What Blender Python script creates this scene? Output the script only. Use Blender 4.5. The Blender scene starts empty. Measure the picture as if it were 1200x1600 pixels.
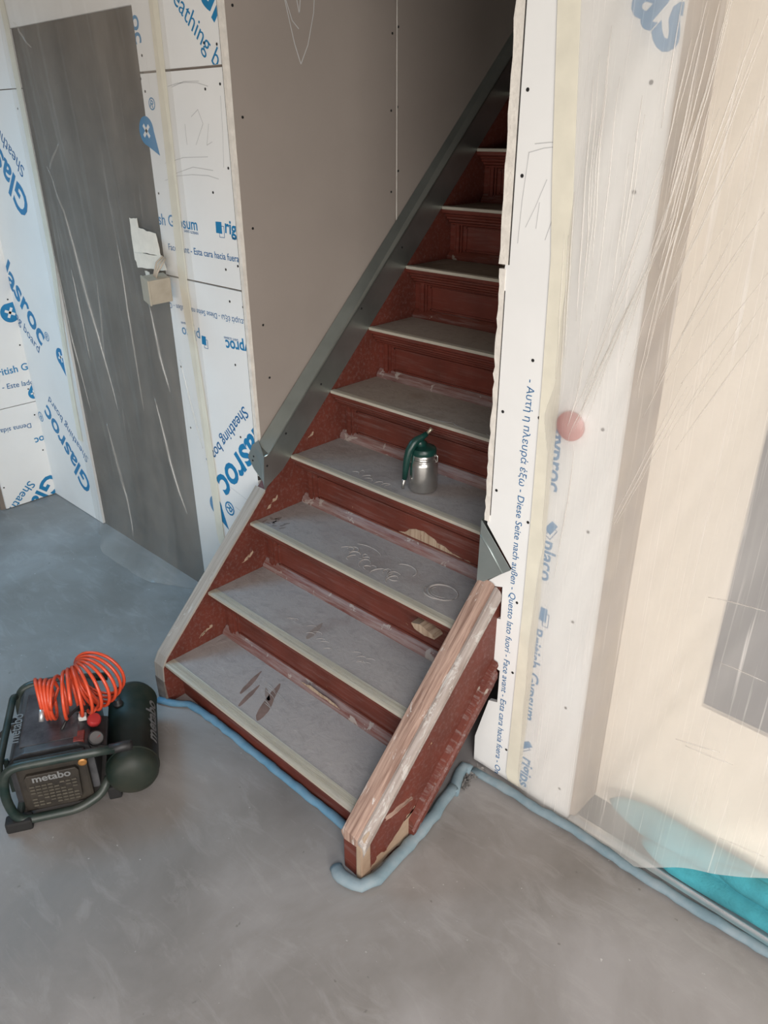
import bpy, bmesh, math, random
from mathutils import Vector, Matrix
random.seed(7)
S = bpy.context.scene
# ---------------------------------------------------------------- camera
cam_d = bpy.data.cameras.new('camera'); cam = bpy.data.objects.new('camera', cam_d)
S.collection.objects.link(cam); S.camera = cam
CX, CY, CZ, YAW, PIT, ROL, FPX = 2.04899, -1.54651, 1.85256, 0.762821, -0.468091, -0.005199, 1194.232
fw = Vector((-math.sin(YAW)*math.cos(PIT), math.cos(YAW)*math.cos(PIT), math.sin(PIT)))
rt = Vector((math.cos(YAW), math.sin(YAW), 0)); up = rt.cross(fw)
r2 = rt*math.cos(ROL)+up*math.sin(ROL); u2 = up*math.cos(ROL)-rt*math.sin(ROL)
M = Matrix((r2, u2, -fw)).transposed().to_4x4(); M.translation = (CX, CY, CZ)
cam.matrix_world = M
cam_d.sensor_width = 36; cam_d.lens = FPX*36/1600; cam_d.clip_start = 0.02
# ---------------------------------------------------------------- world, lights, exposure
w = bpy.data.worlds.new('world'); S.world = w; w.use_nodes = True
w.node_tree.nodes['Background'].inputs[0].default_value = (1.0, 0.97, 0.93, 1)
w.node_tree.nodes['Background'].inputs[1].default_value = 0.17
def area(name, loc, target, sx, sy, power, col, spread=math.pi):
    d = bpy.data.lights.new(name, 'AREA'); d.shape = 'RECTANGLE'; d.size = sx; d.size_y = sy
    d.energy = power; d.color = col; d.spread = spread
    o = bpy.data.objects.new(name, d); S.collection.objects.link(o); o.location = loc
    o.rotation_euler = (Vector(target)-Vector(loc)).to_track_quat('-Z', 'Y').to_euler(); return o
area('daylight_window_behind', (2.8, -5.0, 0.85), (-0.2, 0.0, 1.3), 2.4, 1.1, 74, (1.0, 0.965, 0.92))
area('daylight_window_right', (4.7, -3.0, 1.6), (0.4, 0.0, 1.2), 2.0, 1.7, 146, (1.0, 0.95, 0.89))
area('added_floor_light_right', (2.9, -2.2, 2.65), (2.0, -1.3, 0.0), 1.0, 1.0, 36, (0.97, 0.95, 1.0), math.radians(120))  # added lamp without a real window, brightens the floor at right
area('daylight_skylight_left', (-1.7, -1.2, 2.5), (-0.9, -0.5, 0.0), 1.2, 1.0, 14, (0.30, 0.68, 1.0), math.radians(88))
area('daylight_behind_glazed_door', (2.2, 1.6, 1.7), (1.7, 0.2, 0.9), 1.4, 1.8, 30, (1.0, 0.93, 0.82))
S.view_settings.view_transform = 'Standard'; S.view_settings.look = 'None'
S.view_settings.gamma = 1; S.view_settings.use_curve_mapping = False
S.view_settings.exposure = 0.0
# ---------------------------------------------------------------- helpers
COL = S.collection
def link(name, me, mat, parent=None, smooth=False):
    o = bpy.data.objects.new(name, me); COL.objects.link(o)
    if mat and not me.materials: me.materials.append(mat)
    if parent: o.parent = parent
    if smooth:
        for p in me.polygons: p.use_smooth = True
    return o
def mesh(name, vs, fs, mat, parent=None, smooth=False, bev=0, recalc=True):
    me = bpy.data.meshes.new(name); me.from_pydata([tuple(v) for v in vs], [], fs)
    bm = bmesh.new(); bm.from_mesh(me)
    if recalc: bmesh.ops.recalc_face_normals(bm, faces=bm.faces)
    if bev: bmesh.ops.bevel(bm, geom=list(bm.edges), offset=bev, segments=2, affect='EDGES', profile=.6)
    bm.to_mesh(me); bm.free()
    return link(name, me, mat, parent, smooth)
class MB:
    def __init__(s): s.v = []; s.f = []
    def add(s, vs, fs):
        n = len(s.v); s.v += [tuple(v) for v in vs]; s.f += [tuple(i+n for i in f) for f in fs]; return s
    def box(s, x0, x1, y0, y1, z0, z1):
        return s.add([(x0,y0,z0),(x1,y0,z0),(x1,y1,z0),(x0,y1,z0),(x0,y0,z1),(x1,y0,z1),(x1,y1,z1),(x0,y1,z1)],
                     [(0,3,2,1),(4,5,6,7),(0,1,5,4),(1,2,6,5),(2,3,7,6),(3,0,4,7)])
    def prism(s, poly, ax, a0, a1):
        # poly of 2D points in the two remaining axes (order x,y,z), extruded along ax
        def P(p, a):
            q = list(p); q.insert(ax, a); return q
        n = len(poly)
        return s.add([P(p, a0) for p in poly]+[P(p, a1) for p in poly],
                     [tuple(range(n))[::-1], tuple(range(n, 2*n))]+[(i, (i+1)%n, n+(i+1)%n, n+i) for i in range(n)])
    def tube(s, pts, r, n=10, closed=False, sy=1.0, upv=(0,0,1)):
        pts = [Vector(p) for p in pts]; m = len(pts); rings = []; base = len(s.v)
        prev = None
        for i, p in enumerate(pts):
            a = pts[(i-1)%m] if (closed or i) else p; b = pts[(i+1)%m] if (closed or i < m-1) else p
            t = (b-a).normalized(); U_ = Vector(upv)
            if sy == 1.0:
                if prev is None:
                    U_ = U_ if abs(t.dot(U_)) < .95 else Vector((1,0,0))
                else: U_ = prev
            sd = t.cross(U_).normalized(); uu = sd.cross(t).normalized(); prev = uu
            rr = r[i] if isinstance(r, (list, tuple)) else r
            for k in range(n):
                an = 2*math.pi*k/n; s.v.append(tuple(p+sd*rr*math.cos(an)+uu*rr*sy*math.sin(an)))
        for i in range(m if closed else m-1):
            j = (i+1) % m
            for k in range(n):
                s.f.append((base+i*n+k, base+i*n+(k+1)%n, base+j*n+(k+1)%n, base+j*n+k))
        if not closed:
            s.f.append(tuple(base+k for k in range(n))[::-1]); s.f.append(tuple(base+(m-1)*n+k for k in range(n)))
        return s
    def lathe(s, prof, M_=None, n=40):
        # prof [(r, z)] round z, transformed by M_
        base = len(s.v); M_ = M_ or Matrix()
        for r, z in prof:
            for k in range(n):
                a = 2*math.pi*k/n; s.v.append(tuple(M_ @ Vector((r*math.cos(a), r*math.sin(a), z))))
        for i in range(len(prof)-1):
            for k in range(n): s.f.append((base+i*n+k, base+i*n+(k+1)%n, base+(i+1)*n+(k+1)%n, base+(i+1)*n+k))
        s.f.append(tuple(base+k for k in range(n))[::-1]); s.f.append(tuple(base+(len(prof)-1)*n+k for k in range(n)))
        return s
    def build(s, name, mat, parent=None, smooth=False, bev=0):
        return mesh(name, s.v, s.f, mat, parent, smooth, bev)
def auto(o, ang=35):
    for p in o.data.polygons: p.use_smooth = True
    m_ = o.modifiers.new('edge_split', 'EDGE_SPLIT'); m_.split_angle = math.radians(ang); return o
def empty(name, loc=(0,0,0), rz=0, parent=None):
    o = bpy.data.objects.new(name, None); COL.objects.link(o); o.location = loc; o.rotation_euler = (0,0,rz)
    o.empty_display_size = .05
    if parent: o.parent = parent
    return o
def tag(o, label, cat, group=None):
    o['label'] = label; o['category'] = cat
    if group: o['group'] = group
    return o
def struct(o): o['kind'] = 'structure'; return o
# ---------------------------------------------------------------- materials
def new_mat(name):
    m = bpy.data.materials.new(name); m.use_nodes = True; nt = m.node_tree
    return m, nt, nt.nodes['Principled BSDF']
def N(nt, t, **k):
    n = nt.nodes.new(t)
    for a, b in k.items():
        if a in n.inputs: n.inputs[a].default_value = b
        else: setattr(n, a, b)
    return n
def coords(nt, scale=(1,1,1), rot=(0,0,0)):
    tc = N(nt, 'ShaderNodeTexCoord'); mp = N(nt, 'ShaderNodeMapping')
    mp.inputs['Scale'].default_value = scale; mp.inputs['Rotation'].default_value = rot
    nt.links.new(tc.outputs['Object'], mp.inputs['Vector']); return mp.outputs[0]
def noise(nt, vec, scale, detail=4, rough=.55, dist=0):
    n = N(nt, 'ShaderNodeTexNoise', Scale=scale, Detail=detail, Roughness=rough, Distortion=dist)
    nt.links.new(vec, n.inputs['Vector']); return n.outputs['Fac']
def ramp(nt, fac, stops):
    r = N(nt, 'ShaderNodeValToRGB'); e = r.color_ramp.elements
    e[0].position, e[0].color = stops[0][0], (*stops[0][1], 1) if len(stops[0][1]) == 3 else stops[0][1]
    e[1].position, e[1].color = stops[-1][0], (*stops[-1][1], 1)
    for p, c in stops[1:-1]:
        x = e.new(p); x.color = (*c, 1)
    nt.links.new(fac, r.inputs[0]); return r.outputs[0]
def g(v): return (v, v, v)
def mixc(nt, fac, a, b):
    m = N(nt, 'ShaderNodeMix'); m.data_type = 'RGBA'
    for s_, v in ((0, fac), (6, a), (7, b)):
        if isinstance(v, (int, float)): m.inputs[s_].default_value = v
        elif isinstance(v, tuple): m.inputs[s_].default_value = (*v, 1)
        else: nt.links.new(v, m.inputs[s_])
    return m.outputs[2]
def bump(nt, b, h, strength=.3, dist=.01):
    n = N(nt, 'ShaderNodeBump', Strength=strength, Distance=dist); nt.links.new(h, n.inputs['Height'])
    nt.links.new(n.outputs[0], b.inputs['Normal']); return n
def simple(name, col, rough=.6, metal=0, var=.12, nscale=8, bmp=0, bscale=60, spec=.5, dust=None, dustamt=.5, dscale=14):
    m, nt, b = new_mat(name); v = coords(nt)
    n1 = noise(nt, v, nscale)
    c = ramp(nt, n1, [(.3, tuple(x*(1-var) for x in col)), (.7, tuple(min(1, x*(1+var)) for x in col))])
    if dust:
        n2 = noise(nt, v, dscale, 6, .65)
        f = ramp(nt, n2, [(.5-.25*dustamt, g(0)), (.8-.2*dustamt, g(dustamt))])
        c = mixc(nt, f, c, dust)
    nt.links.new(c, b.inputs['Base Color']); b.inputs['Roughness'].default_value = rough
    b.inputs['Metallic'].default_value = metal; b.inputs['Specular IOR Level'].default_value = spec
    if bmp: bump(nt, b, noise(nt, v, bscale), bmp, .003)
    return m
M_board = simple('white_board', (.80,.80,.785), .62, var=.035, nscale=3, bmp=.05, bscale=90)
M_edge = simple('board_edge', (.72,.68,.62), .85, var=.12, nscale=30, bmp=.6, bscale=120)
M_greyboard = simple('raw_plasterboard', (.315,.272,.240), .75, var=.05, nscale=2.5, bmp=.08, bscale=70)
M_gap = simple('board_gap', (.035,.032,.03), .9)
M_ink = simple('blue_ink', (.012,.20,.42), .55, var=.08)
M_inkdark = simple('navy_ink', (.014,.13,.31), .6, var=.08)
M_pencil = simple('pencil', (.52,.52,.52), .8)
M_screw = simple('screw_head', (.03,.03,.03), .45, .4)
M_tape = simple('masking_tape', (.88,.84,.71), .6, var=.06, nscale=12, bmp=.2, bscale=60)
def see_through(m, f):
    nt = m.node_tree; out = nt.nodes['Material Output']; tr = N(nt, 'ShaderNodeBsdfTransparent'); mx = N(nt, 'ShaderNodeMixShader'); mx.inputs[0].default_value = f
    nt.links.new(tr.outputs[0], mx.inputs[1]); nt.links.new(nt.nodes['Principled BSDF'].outputs[0], mx.inputs[2]); nt.links.new(mx.outputs[0], out.inputs[0])
see_through(M_tape, .72)
M_tapew = simple('white_tape', (.76,.71,.62), .65, var=.08, nscale=20, bmp=.4, bscale=40)
M_foam = simple('blue_grey_foam', (.17,.25,.29), .85, var=.14, nscale=14, bmp=.3, bscale=60, dust=(.30,.30,.30), dustamt=.45)
M_foamblue = simple('blue_foam', (.10,.24,.36), .8, var=.14, nscale=14, bmp=.3, bscale=60, dust=(.22,.28,.32), dustamt=.4)
M_alu = simple('aluminium', (.62,.63,.64), .38, .75, bmp=.1)
def mat_floor():
    m, nt, b = new_mat('concrete_screed'); v = coords(nt)
    a = noise(nt, v, 1.6, 8, .6, .4); c = ramp(nt, a, [(.34, (.180,.164,.150)), (.5, (.240,.223,.210)), (.66, (.315,.297,.288))])
    s1 = noise(nt, coords(nt, (1,3,1), (0,0,.5)), 5, 6, .7, .8); c = mixc(nt, ramp(nt, s1, [(.52, g(0)), (.75, g(.35))]), c, (.42,.40,.385))
    s2 = noise(nt, v, 55, 2, .5); c = mixc(nt, ramp(nt, s2, [(.74, g(0)), (.78, g(.6))]), c, (.60,.58,.56))
    s3 = noise(nt, v, 38, 3, .5); c = mixc(nt, ramp(nt, s3, [(.24, g(.6)), (.29, g(0))]), c, (.12,.11,.10))
    nt.links.new(c, b.inputs['Base Color'])
    nt.links.new(ramp(nt, a, [(.3, g(.42)), (.7, g(.66))]), b.inputs['Roughness'])
    bump(nt, b, noise(nt, v, 30, 8, .7), .12, .004); return m
M_floor = mat_floor()
def mat_paint(name, dustf, chipc=(.33,.22,.14), chip=.66, lo=.50, hi=.74, dustc=(.25,.21,.20), base=(.118,.029,.019)):
    m, nt, b = new_mat(name); v = coords(nt)
    c = ramp(nt, noise(nt, v, 6, 5), [(.3, tuple(x*.78 for x in base)), (.7, tuple(x*1.25 for x in base))])
    d = noise(nt, coords(nt, (1,15,15)), 5, 8, .72, .2)
    c = mixc(nt, ramp(nt, d, [(lo, g(0)), (hi, g(dustf))]), c, dustc)
    ch = noise(nt, v, 16, 7, .62, .6); cf = ramp(nt, ch, [(chip, g(0)), (chip+.012, g(1))])
    c = mixc(nt, cf, c, chipc)
    nt.links.new(c, b.inputs['Base Color']); b.inputs['Roughness'].default_value = .5; b.inputs['Specular IOR Level'].default_value = .35
    bp = bump(nt, b, ch, .25, .004); return m
M_paint = mat_paint('red_brown_paint', .35, chip=.70)
M_painttop = mat_paint('red_brown_paint_upper', .18, chip=.76, base=(.115,.024,.015))
M_paintdirty = mat_paint('worn_red_paint', .85, chip=.64, chipc=(.30,.25,.21))
M_basemould = mat_paint('dusty_worn_moulding', .95, lo=.36, hi=.60, chip=.60, chipc=(.32,.275,.25), dustc=(.25,.19,.18), base=(.14,.045,.035))
def mat_tread(name, dust, bare, cover):
    # loose plaster dust over dark boards; cover = how much of the board the dust hides
    m, nt, b = new_mat(name); v = coords(nt)
    n1 = noise(nt, v, 3.2, 5, .55, .6); f = ramp(nt, n1, [(max(0,.62-cover*.55), g(0)), (.80-cover*.45, g(1))])
    c = mixc(nt, f, bare, dust)
    n2 = noise(nt, v, 26, 7, .8); c = mixc(nt, ramp(nt, n2, [(.50, g(0)), (.68, g(.5))]), c, tuple(x*.62 for x in dust))
    n3 = noise(nt, coords(nt, (1,5,1), (0,0,.7)), 9, 4, .6, 2.0)
    c = mixc(nt, ramp(nt, n3, [(.60, g(0)), (.72, g(.40))]), c, tuple(min(1,x*1.35) for x in dust))
    nt.links.new(c, b.inputs['Base Color']); b.inputs['Roughness'].default_value = .82
    b.inputs['Specular IOR Level'].default_value = .25
    bump(nt, b, noise(nt, v, 26, 8, .68, .8), .7, .004); return m
M_tread_low = mat_tread('dusty_tread', (.335,.310,.300), (.215,.17,.155), .80)
M_tread_mid = mat_tread('part_dusty_tread', (.34,.295,.255), (.19,.135,.10), .88)
M_tread_top = mat_tread('bare_shaded_tread', (.23,.19,.15), (.12,.082,.055), .60)  # less dust; colours also darkened to carry the stairwell shade
def mat_nosing():
    m, nt, b = new_mat('nosing_strip'); v = coords(nt)
    n1 = noise(nt, coords(nt, (1,30,30)), 3, 5, .7)
    c = ramp(nt, n1, [(.3, (.34,.31,.25)), (.55, (.44,.41,.34)), (.75, (.52,.49,.41))])
    c = mixc(nt, ramp(nt, noise(nt, v, 12, 6, .7), [(.5, g(0)), (.7, g(.5))]), c, (.34,.31,.29))
    nt.links.new(c, b.inputs['Base Color']); b.inputs['Roughness'].default_value = .5; return m
M_nosing = mat_nosing()
def mat_barewood(name, c1, c2, white, wamt, ang):
    m, nt, b = new_mat(name)
    v = coords(nt, (60, 3, 3)); n1 = noise(nt, v, 1.6, 6, .65, .3)
    c = ramp(nt, n1, [(.36, c1), (.62, c2)])
    n2 = noise(nt, coords(nt, (3,1,1)), 11, 9, .75, .6); c = mixc(nt, ramp(nt, n2, [(wamt, g(0)), (wamt+.04, g(.85))]), c, white)
    nt.links.new(c, b.inputs['Base Color']); b.inputs['Roughness'].default_value = .7
    bump(nt, b, n1, .5, .003); return m
M_capR = mat_barewood('stripped_wood', (.20,.115,.085), (.44,.30,.235), (.55,.51,.48), .575, 0)
M_capL = mat_barewood('worn_grey_paint', (.27,.235,.20), (.36,.32,.28), (.44,.41,.38), .60, 0)
M_galv = simple('galvanised_steel', (.36,.40,.385), .33, .88, var=.14, nscale=5)
M_galv_R = simple('galvanised_steel_light', (.40,.45,.44), .42, .75, var=.1, nscale=5)
M_teal = simple('teal_fleece', (.045,.27,.32), .95, var=.3, nscale=9, bmp=.8, bscale=160)
def mat_plastic(name, haze, fine, rots, tint=(.86,.85,.83), rough=.30, bs=.10, clamp=.75, broad=.10, spec=.6):
    # clear film: mostly transparent, a little white scatter that thickens along creases
    m, nt, b = new_mat(name); out = nt.nodes['Material Output']; acc = None
    def add(x):
        nonlocal acc
        if acc is None: acc = x; return
        a = N(nt, 'ShaderNodeMath', operation='ADD'); nt.links.new(acc, a.inputs[0]); nt.links.new(x, a.inputs[1]); acc = a.outputs[0]
    hs = None
    for (sx, sz, ang, lo, hi) in rots:
        n = noise(nt, coords(nt, (sx, 3, sz), (0, math.radians(ang), 0)), 1.0, 4, .55, .25)
        mask = noise(nt, coords(nt, (2.2, 1, 1.1), (0, math.radians(ang*.6), 0)), 1.3, 2, .5)
        mk = ramp(nt, mask, [(.46, g(.05)), (.62, g(.8))])
        r = ramp(nt, n, [(lo, g(0)), (hi, g(fine))]); mu = N(nt, 'ShaderNodeMath', operation='MULTIPLY')
        nt.links.new(r, mu.inputs[0]); nt.links.new(mk, mu.inputs[1]); add(mu.outputs[0]); hs = n
    bn = noise(nt, coords(nt, (5, 2, 1.0), (0, math.radians(rots[0][2]), 0)), 1.0, 3, .5); add(ramp(nt, bn, [(.35, g(0)), (.75, g(broad))]))
    a2 = N(nt, 'ShaderNodeMath', operation='ADD'); nt.links.new(acc, a2.inputs[0]); a2.inputs[1].default_value = haze
    a3 = N(nt, 'ShaderNodeMath', operation='MINIMUM'); nt.links.new(a2.outputs[0], a3.inputs[0]); a3.inputs[1].default_value = clamp
    b.inputs['Base Color'].default_value = (*tint, 1); b.inputs['Roughness'].default_value = rough
    b.inputs['Specular IOR Level'].default_value = spec
    bump(nt, b, hs, bs, .008)
    tr = N(nt, 'ShaderNodeBsdfTransparent'); tl = N(nt, 'ShaderNodeBsdfTranslucent'); tl.inputs[0].default_value = (*tint, 1)
    mx0 = N(nt, 'ShaderNodeMixShader'); mx0.inputs[0].default_value = .3
    nt.links.new(b.outputs[0], mx0.inputs[1]); nt.links.new(tl.outputs[0], mx0.inputs[2])
    mx = N(nt, 'ShaderNodeMixShader'); nt.links.new(a3.outputs[0], mx.inputs[0])
    nt.links.new(tr.outputs[0], mx.inputs[1]); nt.links.new(mx0.outputs[0], mx.inputs[2])
    gl = N(nt, 'ShaderNodeBsdfGlossy'); gl.inputs['Roughness'].default_value = .22
    mz = N(nt, 'ShaderNodeMixShader'); mz.inputs[0].default_value = .05; nt.links.new(mx.outputs[0], mz.inputs[1]); nt.links.new(gl.outputs[0], mz.inputs[2])
    nt.links.new(mz.outputs[0], out.inputs[0]); return m
M_plasL = mat_plastic('clear_sheet_left', .12, .30, [(45, 1.0, 6, .60, .74), (60, 2.0, -12, .62, .76)], tint=(.84,.80,.74))
M_creaseL = mat_plastic('soft_film_crease', .09, .08, [(40, 2, 0, .5, .7)], tint=(.84,.78,.70), bs=.05)
M_crease = mat_plastic('film_crease', .26, .2, [(40, 2, 0, .5, .7)], tint=(.90,.86,.80), bs=.05)
M_plasR = mat_plastic('clear_sheet_right', .36, .55, [(95, 1.6, 27, .58, .70), (130, 1.2, 10, .60, .72), (110, 2.6, 42, .61, .73)], tint=(.90,.87,.83), clamp=.92, broad=.14)
BT=[
 ('eathing b',-0.294,2.188,-0.105,2.004,0),
 ('Gl',-0.178,2.215,-0.091,2.121,1),
 ('ish Gypsum',-0.544,1.542,-0.293,1.539,0.5),
 ('SAINT-GOBAIN',-0.376,1.528,-0.292,1.525,0),
 ('rigi',-0.136,1.545,-0.065,1.539,1),
 ('SAINT',-0.101,1.527,-0.067,1.526,0),
 ('Face avant - Esta cara hacia fuera',-0.489,1.459,-0.074,1.458,0.3),
 ('λευρά έξω - Diese Seite nach außen - Q',-0.062,1.273,-0.535,1.266,0.3),
 ('placo',-0.351,1.188,-0.468,1.186,0.3),
 ('SAINT-GOBAIN',-0.383,1.211,-0.467,1.207,0),
 ('yproc',-0.059,1.194,-0.196,1.184,1),
 ('SAINT-GOBAIN',-0.119,1.199,-0.201,1.196,0),
 ('Sheathing board',-0.125,0.958,-0.409,0.67,0.3),
 ('lasroc',-0.072,0.886,-0.352,0.598,1),
 ('®',-0.286,0.535,-0.32,0.484,0.5),
 ('Glas',-1.581,1.558,-1.795,1.785,1),
 ('Sheathi',-1.565,1.695,-1.735,1.843,0),
 ('lasroc',-2.048,1.2,-1.773,0.884,1),
 ('ing board',-2.035,0.996,-1.822,0.839,0),
 ('®',-1.712,0.926,-1.666,0.921,0),
 ('Glasroc',-1.513,0.203,-1.862,0.561,1),
 ('Sheathing board',-1.488,0.364,-1.807,0.618,0),
 ('®',-1.937,0.479,-1.987,0.503,0),
 ('- Αυτή η пλευρά έξω - Diese Seite nach außen - Questo lato fuori - Face avant - Esta cara hacia fuera - On',1.057,1.301,1.054,0.007,0.4),
 ('placo',1.146,0.889,1.145,0.77,0.8),
 ('British Gypsum',1.136,0.612,1.141,0.286,0.6),
 ('SAINT-GOBAIN',1.121,0.378,1.124,0.297,0),
 ('rigips',1.152,0.139,1.146,0.023,0.8),
 ('gyproc',1.136,1.196,1.141,1.031,0.8),
 ('as',1.21,2.054,1.299,1.964,1),
 ('®',-0.505,1.91,-0.469,1.896,0.3),
 ('oc',-0.539,2.17,-0.534,2.091,0.6),
]
LT=[
 ('ritish G',-0.155,0.718,-0.002,0.722,0.6),
 ('- Este lado',-0.152,0.646,0.011,0.64,0.3),
 ('Denna sida',-0.05,0.437,-0.211,0.445,0.3),
 ('oc',0.002,0.353,-0.051,0.349,0.8),
 ('Sheathi',-0.128,0.124,-0.272,-0.004,0.3),
 ('Gla',-0.021,0.139,-0.158,-0.014,1),
]
SQ=[
  [(-0.184, 1.575), (-0.149, 1.576), (-0.163, 1.551)] ,
  [(-0.341, 1.175), (-0.313, 1.175), (-0.351, 1.148)] ,
  [(1.165, 0.932), (1.177, 0.925), (1.155, 0.902)] ,
  [(1.159, 0.668), (1.174, 0.668), (1.149, 0.631)] ,
  [(1.166, 0.191), (1.176, 0.18), (1.155, 0.154)] ,
]
DR=[
  [(-0.4, 0.451), (-0.301, 0.389), (-0.344, 0.47)] ,
  [(-1.603, 0.879), (-1.6, 0.807), (-1.561, 0.868)] ,
  [(-0.524, 1.839), (-0.492, 1.779), (-0.492, 1.839)] ,
]
DL= [(-0.02, 1.02), (-0.053, 1.026), (0.009, 0.584), (-0.004, 0.587)]
SC= [(0.998, 1.919), (0.999, 1.752), (1.104, 1.984), (1.107, 1.784), (1.275, 1.923), (1.27, 1.731), (0.991, 1.202), (1.067, 1.349), (0.988, 0.98), (1.099, 1.212), (1.094, 0.921), (1.27, 1.225), (1.267, 0.956), (1.082, 0.664), (1.257, 0.683), (1.088, 0.423), (1.269, 0.399), (1.09, 0.125), (1.283, 0.1), (-0.071, 1.454), (-0.083, 1.445), (-0.152, 1.427), (-0.147, 1.323), (-0.074, 1.314), (-0.149, 1.103), (-0.159, 0.829), (-0.154, 2.073), (-0.091, 2.066), (-0.17, 1.954), (-0.092, 1.965), (-0.088, 1.737), (-0.182, 1.663), (-0.509, 1.645), (-0.53, 1.994), (-0.512, 1.957), (-0.504, 2.059), (-0.507, 1.027), (-0.493, 0.781), (-1.513, 1.922)]
SL= [(-0.017, 0.853), (-0.024, 0.62), (-0.021, 0.476), (-0.018, 0.272), (-0.263, 0.127), (-0.027, 1.085)]
SS= [(0.039, 2.161), (0.044, 1.877), (0.05, 1.559), (0.062, 1.247), (0.073, 1.06), (0.738, 2.156), (0.708, 2.135), (0.735, 1.912), (0.702, 1.9), (0.74, 1.702), (0.702, 1.632)]
SM= [(0.262, 1.005), (0.083, 0.862), (-0.062, 0.807), (-0.047, 0.812), (0.478, 1.246)]
# ================================================================ SETTING
fl = MB().box(-5, 5, -6, 3, -.05, 0).build('floor', M_floor); struct(fl)
M_room = simple('painted_room_wall', (.55,.52,.48), .8)
ce = MB().box(-5, 5, -6, 3.5, 2.75, 2.8).build('ceiling', M_room); struct(ce)
M_core = simple('stud_wall_core', (.22,.18,.15), .9)
wb = MB().box(-2.1, -1.46, .0126, .10, 0, 2.75).box(-1.46, -.53, .0126, .10, 2.2, 2.75).box(-.53, -.086, .0126, .10, 0, 2.75) \
    .box(1.05, 1.319, .0126, .10, 0, 2.75).box(1.319, 5, .0126, .10, 2.3, 2.75).build('wall_back', M_core); struct(wb)
wl = MB().box(-2.1, -2.0126, -.30, .0125, 0, 2.75).box(-2.14, -2.10, -6, -.30, 0, 2.75).build('wall_left', M_core); struct(wl)
wsl = MB().box(-.15, -.055, .0127, .724, 0, 2.75).box(-.15, -.055, .730, 3.0, 0, 2.75).box(-.14,-.060,.720,.734,0,2.75).build('wall_stairwell_left', M_greyboard); struct(wsl)
wsr = MB().box(1.045, 1.12, .101, 3.0, 0, 2.75).build('wall_stairwell_right', M_greyboard); struct(wsr)
wsh = MB().box(-.15, 1.05, .0127, .10, 2.32, 2.75).build('wall_header_light_block', M_greyboard); struct(wsh)  # unseen header, added to cut the light reaching the upper stairs
wse = MB().box(-.15, 1.12, 3.0, 3.1, 0, 2.75).build('wall_stairwell_end', M_greyboard); struct(wse)

def board(poly, ax='y', plane=0, name='sheathing_board', parent=None):
    if ax == 'y': o = MB().prism(poly, 1, plane, plane+.0125).build(name, M_board, parent)
    else: o = MB().prism(poly, 0, plane-.0125, plane).build(name, M_board, parent)
    return o
def rect(a0, a1, b0, b1): return [(a0,b0),(a1,b0),(a1,b1),(a0,b1)]
bL1 = board(rect(-2.0, -1.46, 0.004, 1.992), parent=wb); bL2 = board(rect(-2.0, -1.46, 1.996, 2.75), parent=wb)
bT = board(rect(-1.46, -.53, 2.2, 2.75), parent=wb)
bR1 = board(rect(-.53, -.0755, .004, 1.363), parent=wb); bR2 = board(rect(-.53, -.0755, 1.369, 2.008), parent=wb)
bR3 = board(rect(-.53, -.0755, 2.015, 2.75), parent=wb)
bS = board([(.975,2.75),(.975,1.60),(.968,1.55),(.965,.87),(1.056,.763),(.952,.668),(1.03,.693),(1.032,.585),(1.008,.578),(1.012,.41),(1.043,.405),(1.043,.285),
            (1.012,.275),(.969,.103),(.971,.006),(1.319,.006),(1.319,2.75)], parent=wb)
bE1 = board(rect(-.30, .0, .549, 2.75), 'x', -2.0, parent=wl); bE2 = board(rect(-.275, .0, .004, .545), 'x', -2.0, parent=wl)
# raw board edges standing proud at the stair opening
def jag(x0, x1, z0, z1, name, right):
    pts = []; n = 34
    for i in range(n+1):
        z = z0+(z1-z0)*i/n; pts.append(((x0 if right else x1)+(random.uniform(-.003,.003) if right else random.uniform(-.0012,.0012)), z))
    back = [((x1 if right else x0), z1), ((x1 if right else x0), z0)]
    return MB().prism(pts+back, 1, -.002, .0126).build(name, M_edge, wb)
jag(.957, .972, .88, 1.55, 'board_edge', True); jag(.953, .978, 1.56, 2.75, 'board_edge', True)
MB().box(.978, .981, -.001, .0126, 1.56, 2.75).build('board_gap', M_gap, wb)
MB().box(.9725, .9745, -.001, .0, .90, 1.50).build('board_gap', M_gap, wb)
jag(-.0715, -.0555, .70, 2.75, 'board_edge', False)
MB().box(-.0752, -.0722, -.0005, .0126, .68, 2.75).build('board_gap', M_gap, wb)

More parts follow.
